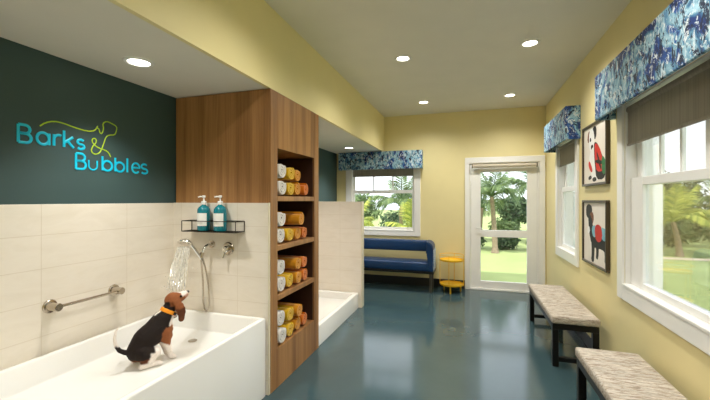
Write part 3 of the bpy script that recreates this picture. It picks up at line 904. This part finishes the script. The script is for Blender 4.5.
bm = new(); box(bm, sx(X0), sx(-.635), .03, .155, .632, .818, .03, 4); obj('backrest', bm, M['blue'], sf)
# right end loop: full height, outer top corner rounded
bm = new()
cr = .10; xe, xi = sx(-.556), sx(-.640)
prism(bm, [(xi, .345), (xe, .345), (xe, .822-cr)] + [(xe-cr+cr*math.cos(math.radians(t)), .822-cr+cr*math.sin(math.radians(t))) for t in (15, 30, 45, 60, 75, 90)] + [(xi-.03, .822), (xi-.03, .64), (xi, .625)], lambda u, v, d: (u, d, v), -.235, .155)
bmesh.ops.bevel(bm, geom=[e for e in bm.edges if abs(e.verts[0].co.y-e.verts[1].co.y) < 1e-4], offset=.016, segments=3, affect='EDGES')
obj('end_panel', bm, M['blue'], sf)
bm = new(); prism(bm, [(-.205, .36), (.13, .36), (.13, .69), (-.205, .69)], lambda u, v, d: (sx(d), u, v), -.5565, -.545)
bmesh.ops.bevel(bm, geom=bm.edges[:], offset=.004, segments=2, affect='EDGES')
obj('outer_cover', bm, M['bluepattern'], sf, label='pale blue printed outer side')
bm = new(); box(bm, sx(X0), sx(X1), -.22, .14, .305, .345, .004, 1); obj('seat_frame', bm, M['blackmetal'], sf)
for x in (X0+.06, -.60):
    for y in (-.205, .12):
        bm = new(); box(bm, sx(x)-.018, sx(x)+.018, y-.018, y+.018, 0, .306, .003, 1); obj('leg', bm, M['greymetal'], sf)

# ------------------------------------------------------------------ yellow two tier side table
yt = thing('side_table', 'round yellow two tier side table between the blue sofa and the door', 'table', (-.278, 6.085, 0))
def tray(z): 
    bm = new(); lathe(bm, [(0, z), (.176, z), (.186, z+.004), (.190, z+.030), (.187, z+.031), (.182, z+.010), (.172, z+.008), (0, z+.008)], 48); return bm
obj('top_tray', tray(.505), M['ytable'], yt); obj('lower_tray', tray(.115), M['ytable'], yt)
for a in (-100, -10, 80, 170):
    x, y = .192*math.cos(math.radians(a)), .192*math.sin(math.radians(a))
    bm = new(); tube(bm, [(x, y, .118), (x, y, .605)], .005, 8); obj('rod', bm, M['ytable'], yt)
bm = new(); tube(bm, [(.192*math.cos(2*PI*k/40), .192*math.sin(2*PI*k/40), .605) for k in range(40)], .005, 8, closed=True); obj('gallery_ring', bm, M['ytable'], yt)
for a in (-95, 25, 145):
    x, y = .155*math.cos(math.radians(a)), .155*math.sin(math.radians(a))
    bm = new(); lathe(bm, [(.012, 0), (.014, .004), (.011, .115)], 14, (x, y, 0)); obj('leg', bm, M['ytable'], yt)

# ------------------------------------------------------------------ framed pictures on the window wall
def picture(z0, z1, label, shapes):
    y0, y1 = 3.632, 4.333
    p = thing('framed_picture', label, 'picture', (XR, (y0+y1)/2, (z0+z1)/2), group='framed prints on the window wall')
    hw, hh = (y1-y0)/2, (z1-z0)/2; f = .022
    bm = new()
    for a in ((-hw, hw, hh-f, hh), (-hw, hw, -hh, -hh+f), (-hw, -hw+f, -hh+f, hh-f), (hw-f, hw, -hh+f, hh-f)):
        box(bm, -.034, -.002, a[0], a[1], a[2], a[3], .003, 1)
    obj('frame', bm, M['picframe'], p)
    bm = new(); box(bm, -.018, -.004, -hw+f, hw-f, -hh+f, hh-f)
    # u runs 0..1 from far edge (seen at left) to near edge, v 0..1 upwards
    fn = lambda u, v, d: (-.018-d, hw-f-u*2*(hw-f), -hh+f+v*2*(hh-f))
    mats = ['pic_paper', 'pic_black', 'pic_white', 'pic_red', 'pic_green', 'pic_blue', 'pic_brown']
    for i, (mi, poly) in enumerate(shapes):
        prism(bm, smooth_closed(poly), fn, .0001, .0004+.00012*i, mats.index(mi))
    obj('print', bm, [M[m] for m in mats], p)
def smooth_closed(p, it=1):
    for _ in range(it):
        q = []
        for a, b in zip(p, p[1:]+p[:1]):
            q.append((a[0]*.75+b[0]*.25, a[1]*.75+b[1]*.25)); q.append((a[0]*.25+b[0]*.75, a[1]*.25+b[1]*.75))
        p = q
    return p
up = [
 ('pic_brown', [(.16,.76),(.20,.93),(.30,.94),(.34,.80),(.28,.72)]),
 ('pic_black', [(.44,.80),(.42,.95),(.50,.99),(.58,.94),(.58,.80),(.52,.74)]),
 ('pic_white', [(.26,.92),(.34,.97),(.44,.94),(.50,.78),(.48,.60),(.38,.52),(.27,.60),(.24,.78)]),
 ('pic_black', [(.28,.74),(.29,.82),(.35,.80),(.35,.74)]),
 ('pic_black', [(.33,.67),(.43,.68),(.45,.60),(.35,.58)]),
 ('pic_white', [(.34,.60),(.50,.64),(.64,.48),(.74,.22),(.70,.04),(.40,.04),(.34,.24),(.24,.42)]),
 ('pic_black', [(.48,.72),(.64,.66),(.86,.38),(.96,.14),(.86,.04),(.58,.06),(.52,.30),(.48,.52)]),
 ('pic_red', [(.52,.70),(.70,.60),(.86,.36),(.90,.18),(.60,.18),(.54,.36),(.50,.52)]),
 ('pic_black', [(.58,.50),(.63,.52),(.80,.24),(.75,.20)]),
 ('pic_black', [(.54,.34),(.56,.40),(.86,.34),(.85,.28)]),
 ('pic_green', [(.80,.44),(.92,.38),(.98,.22),(.90,.10),(.80,.18)]),
 ('pic_red', [(.22,.36),(.27,.42),(.42,.24),(.38,.18),(.27,.26)]),
 ('pic_black', [(.22,.12),(.34,.15),(.38,.09),(.24,.06)]),
 ('pic_black', [(.40,.09),(.56,.11),(.60,.04),(.44,.02)]),
]
lo = [
 ('pic_black', [(.10,.84),(.12,.95),(.28,.98),(.40,.91),(.37,.78),(.24,.72),(.12,.76)]),
 ('pic_brown', [(.26,.80),(.40,.86),(.48,.76),(.41,.62),(.29,.66)]),
 ('pic_black', [(.20,.80),(.35,.78),(.44,.58),(.58,.53),(.52,.28),(.36,.30),(.25,.50)]),
 ('pic_black', [(.40,.54),(.70,.54),(1.0,.50),(1.0,.22),(.80,.28),(.52,.25),(.37,.32)]),
 ('pic_black', [(.35,.38),(.52,.36),(.49,.16),(.47,.01),(.35,.02),(.38,.18)]),
 ('pic_black', [(.55,.34),(.69,.34),(.66,.09),(.56,.09),(.58,.20)]),
 ('pic_black', [(.86,.36),(1.0,.36),(1.0,.07),(.91,.07),(.92,.22)]),
 ('pic_white', [(.16,.58),(.27,.60),(.30,.50),(.20,.46)]),
 ('pic_blue', [(.38,.60),(.54,.64),(.58,.52),(.52,.42),(.40,.46)]),
 ('pic_blue', [(.76,.62),(.97,.60),(1.0,.46),(.90,.40),(.78,.46)]),
 ('pic_red', [(.52,.62),(.66,.66),(.80,.61),(.83,.46),(.73,.37),(.58,.38),(.52,.48)]),
]
picture(1.640, 2.242, 'upper framed print of a seated dog in a red cloak on yellow wall', up)
picture(.868, 1.498, 'lower framed print of a black llama with a red and blue saddle', lo)

# ------------------------------------------------------------------ outdoors
LZ = -.15
bm = new(); box(bm, -30, 45, -8, 60, LZ-.2, LZ); struct('lawn', bm, M['lawn'])
bm = new(); box(bm, 3.6, 14, 12.15, 12.55, LZ-.05, LZ+.012); struct('garden_path', bm, M['path'])
def pillar(x0, x1, y0, y1, label):
    p = thing('porch_column', label, 'column', ((x0+x1)/2, (y0+y1)/2, LZ), group='white porch columns outside the windows')
    hx, hy = (x1-x0)/2, (y1-y0)/2
    bm = new(); box(bm, -hx+.015, hx-.015, -hy+.015, hy-.015, .12, 3.15, .006, 1); obj('shaft', bm, M['column'], p)
    bm = new(); box(bm, -hx, hx, -hy, hy, 0, .12, .006, 1); obj('plinth', bm, M['column'], p)
pillar(2.60, 2.915, 6.85, 7.15, 'white porch column seen through the large window')
pillar(2.02, 2.42, 8.85, 9.25, 'white porch column seen through the narrow window')

def frond_mesh(L, droop, seed, nl=40):
    rnd = random.Random(seed); bm = new()
    def rach(t):                      # arching spine in XZ plane
        return Vector((L*(t*math.cos(.25*droop)) * (1-.18*t*droop), 0, L*(.80*t-.80*droop*t*t)))
    tube(bm, [rach(i/10) for i in range(11)], [.022*(1-i/10)+.004 for i in range(11)], 6)
    for i in range(nl):
        t = .14+.86*(i+.5)/nl; p = rach(t); d = (rach(min(1, t+.02))-rach(t-.02)).normalized()
        ll = L*.36*math.sin(PI*min(1, .12+.86*t))**.7+.04
        for s in (-1, 1):
            side = (Vector((0, s, 0))*.82 + d*.62 + Vector((0, 0, -.10-rnd.uniform(0, .28)))).normalized()
            w = .008+.005*math.sin(PI*t); up_ = side.cross(d).normalized(); wd = side.cross(up_).normalized()*w
            a = p; b = p+side*ll*.5+Vector((0, 0, .02)); c = p+side*ll+Vector((0, 0, -ll*.25))
            th = up_*.0015
            v = [bm.verts.new(q) for q in (a-wd*.4, a+wd*.4, b-wd, b+wd, c)]
            bm.faces.new((v[0], v[1], v[3], v[2])); bm.faces.new((v[2], v[3], v[4]))
    me = bpy.data.meshes.new('frond'); bm.to_mesh(me); bm.free(); return me
FR = {}
def frond_data(kind, k):
    key = (kind, k)
    if key not in FR:
        m = frond_mesh(1.0, (.60, .95, 1.35, .30)[k], k*11+3); m.materials.append(M[kind]); FR[key] = m
    return FR[key]
def palm(x, y, h, lean, L, nf, kind, label, seed):
    rnd = random.Random(seed)
    p = thing('palm_tree', label, 'palm tree', (x, y, LZ), group='palm trees beyond the lawn')
    top = Vector((lean[0], lean[1], h)); n = 12
    pts = [Vector((lean[0]*(i/n)**1.6, lean[1]*(i/n)**1.6, h*i/n)) for i in range(n+1)]
    bm = new(); tube(bm, pts, [(.085-.03*(i/n)+(.04 if i == 0 else 0)+.006*(i % 2)) for i in range(n+1)], 12); obj('trunk', bm, M['bark'], p)
    for i in range(nf):
        k = i % 4; o = bpy.data.objects.new('frond', frond_data(kind, (3, 0, 1, 2)[min(3, i*4//nf)])); C.objects.link(o); o.parent = p
        o.location = top; s = L*rnd.uniform(.85, 1.1); o.scale = (s, s, s)
        o.rotation_euler = (rnd.uniform(-.2, .2), rnd.uniform(-.25, .12) - (.55 if i < nf//4 else 0), i*2.39996+rnd.uniform(-.2, .2))
palm(.76, 12.0, 1.75, (-.10, .0), 1.05, 14, 'leaf_palm', 'palm standing left in the upper pane of the back door', 1)
palm(.38, 14.8, 1.35, (.08, .0), 1.0, 12, 'leaf_palm', 'shorter palm just left of the door palm, trunk half hidden', 2)
palm(2.15, 14.4, 2.0, (.05, .0), 1.25, 14, 'leaf_palm', 'palm standing right in the upper pane of the back door', 3)
palm(-2.30, 12.4, 1.45, (.05, .0), 1.15, 14, 'leaf_palm', 'green palm in the middle of the window behind the sofa', 4)
palm(-3.45, 10.6, .75, (-.05, .0), 1.0, 12, 'leaf_lime', 'yellow green palm by the left edge of the window behind the sofa', 5)
palm(-1.55, 10.4, .75, (-.05, .1), .95, 12, 'leaf_lime', 'yellow green palm at the right in the window behind the sofa', 6)
palm(5.85, 12.9, 1.0, (-.12, .1), 1.2, 15, 'leaf_lime', 'bright yellow green palm in the middle of the large window', 7)
palm(8.0, 14.6, 1.35, (.15, .1), 1.25, 14, 'leaf_palm', 'green palm at the right edge of the large window', 8)
palm(5.75, 15.8, 1.3, (-.05, .1), 1.15, 12, 'leaf_lime', 'pale palm beside the porch column in the large window', 9)

def leafy(bm, c, r, n, sz, rnd):
    for _ in range(n):
        d = Vector((rnd.gauss(0, 1), rnd.gauss(0, 1), rnd.gauss(0, 1))).normalized()
        rad = rnd.uniform(.55, 1.0)
        p = Vector((c[0]+d.x*r[0]*rad, c[1]+d.y*r[1]*rad, c[2]+d.z*r[2]*rad))
        nn = (d+Vector((rnd.uniform(-.8, .8), rnd.uniform(-.8, .8), rnd.uniform(-.3, 1)))).normalized()
        a = nn.orthogonal().normalized(); a = Quaternion(nn, rnd.uniform(0, 2*PI)) @ a; b = nn.cross(a)
        s = sz*rnd.uniform(.6, 1.3)
        v = [bm.verts.new(q) for q in (p-a*s, p+b*s*.42+nn*s*.1, p+a*s, p-b*s*.42+nn*s*.1)]
        bm.faces.new(v)
def tree(x, y, h, r, kind, label, seed):
    rnd = random.Random(seed)
    t = thing('garden_tree', label, 'tree', (x, y, LZ), group='trees behind the palms')
    bm = new(); tube(bm, [(0, 0, 0), (.05, 0, h*.4), (-.03, .03, h*.8)], [.11, .08, .04], 10); obj('trunk', bm, M['bark'], t)
    bm = new()
    for k in range(6): leafy(bm, (rnd.uniform(-.5, .5)*r, rnd.uniform(-.4, .4)*r, h*.62+rnd.uniform(-.28, .3)*h), (r*.62, r*.55, h*.26), 330, .13, rnd)
    obj('crown', bm, M[kind], t)
def bush(x, y, h, r, kind, label, seed):
    rnd = random.Random(seed); bm = new()
    for k in range(4): leafy(bm, (rnd.uniform(-.5, .5)*r, rnd.uniform(-.3, .3)*r, h*.48+rnd.uniform(-.05, .2)*h), (r*.7, r*.6, h*.5), 220, .09, rnd)
    for v in bm.verts: v.co.z = max(0, v.co.z)
    o = obj('garden_shrub', bm, M[kind], loc=(x, y, LZ)); tag(o, label, 'shrub', 'low shrubs in front of the trees')
TL = [(-8.6,19.0,2.3,1.2,'leaf_dark','dark leafy tree far left beyond the sofa window'), (-5.6,19.5,1.9,1.2,'leaf_mid','light green tree behind the left part of the sofa window'),
      (-2.6,19.0,2.0,1.2,'leaf_dark','dark leafy tree behind the palms of the sofa window'), (-.2,20.0,1.8,1.1,'leaf_mid','light green tree between the sofa window and the door'),
      (2.3,20.0,1.7,1.1,'leaf_dark','dark leafy tree behind the palms of the back door'), (4.9,20.0,2.0,1.2,'leaf_mid','light green tree in line with the narrow window'),
      (8.0,18.8,2.7,1.35,'leaf_dark','dark leafy tree behind the porch column of the large window'), (10.9,19.6,2.7,1.3,'leaf_mid','light green tree behind the bright palm of the large window'),
      (13.8,19.4,2.5,1.2,'leaf_dark','dark leafy tree far right beyond the large window')]
for i, a in enumerate(TL): tree(*a, 40+i)
BL = [(.12,12.95,.5,.40,'leaf_dark','dark shrub low at the left of the door glass'), (-5.1,15.2,1.0,.8,'leaf_mid','light green shrub low in the left of the sofa window'), (-3.0,15.4,1.1,.8,'leaf_dark','dark shrub low in the middle of the sofa window'), (-1.2,15.4,1.0,.7,'leaf_dark','dark shrub low at the right of the sofa window'),
      (-.9,13.0,.6,.40,'leaf_mid','light green shrub left of the door palms'), (1.20,12.95,.5,.40,'leaf_dark','dark shrub low behind the palm trunks in the door'), (2.22,13.0,.55,.40,'leaf_mid','light green shrub low at the right in the door glass'),
      (1.35,16.2,.8,.6,'leaf_mid','pale shrub farther back between the door palms'), (3.8,13.6,.85,.65,'leaf_dark','dark shrub in line with the narrow window'), (7.2,16.9,.95,.65,'leaf_dark','dark shrub behind the pale palm of the large window'), (6.35,14.9,1.1,.45,'leaf_dark','dark shrub behind the bright palm trunk in the large window'), (7.35,15.9,1.1,.45,'leaf_mid','light green shrub at the right end of the large window view'), (8.9,17.2,.95,.65,'leaf_mid','light green shrub between the palms of the large window'), (10.4,17.0,.95,.75,'leaf_dark','dark shrub at the right of the large window')]
for i, a in enumerate(BL): bush(*a, 80+i)

# ------------------------------------------------------------------ world, sun, camera
w = bpy.data.worlds.new('sky'); bpy.context.scene.world = w; w.use_nodes = True
nt = w.node_tree; bg = nt.nodes['Background']
tc = nt.nodes.new('ShaderNodeTexCoord'); no = nt.nodes.new('ShaderNodeTexNoise'); no.inputs['Scale'].default_value = 3; no.inputs['Detail'].default_value = 5
rp = nt.nodes.new('ShaderNodeValToRGB'); rp.color_ramp.elements[0].position = .35; rp.color_ramp.elements[0].color = (.74, .82, 1.0, 1); rp.color_ramp.elements[1].position = .65; rp.color_ramp.elements[1].color = (.98, .99, 1.0, 1)
nt.links.new(tc.outputs['Generated'], no.inputs['Vector']); nt.links.new(no.outputs['Fac'], rp.inputs['Fac']); nt.links.new(rp.outputs['Color'], bg.inputs['Color'])
bg.inputs['Strength'].default_value = 2.4
sun = bpy.data.lights.new('sun', 'SUN'); sun.energy = 4.6; sun.angle = .03; sun.color = (1, .96, .88)
so = bpy.data.objects.new('sun', sun); C.objects.link(so)
so.rotation_euler = Vector((.22, .50, -.85)).to_track_quat('-Z', 'Y').to_euler()

cam = bpy.data.cameras.new('camera'); cam.sensor_width = 36; cam.sensor_fit = 'HORIZONTAL'; cam.lens = 36*360/710
cam.clip_start = .05; cam.clip_end = 200
co_ = bpy.data.objects.new('camera', cam); C.objects.link(co_)
co_.location = (0, 0, 1.5); co_.rotation_euler = (PI/2, 0, math.atan(114.5/360))
sc = bpy.context.scene; sc.camera = co_
sc.view_settings.view_transform = 'Standard'; sc.view_settings.look = 'None'; sc.view_settings.gamma = 1
sc.view_settings.exposure = 0.0; sc.view_settings.use_curve_mapping = False
try:
    sc.cycles.use_denoising = True; sc.cycles.denoiser = 'OPENIMAGEDENOISE'
    sc.cycles.max_bounces = 10; sc.cycles.diffuse_bounces = 6; sc.cycles.transparent_max_bounces = 24
    sc.cycles.sample_clamp_indirect = 4
except Exception: pass
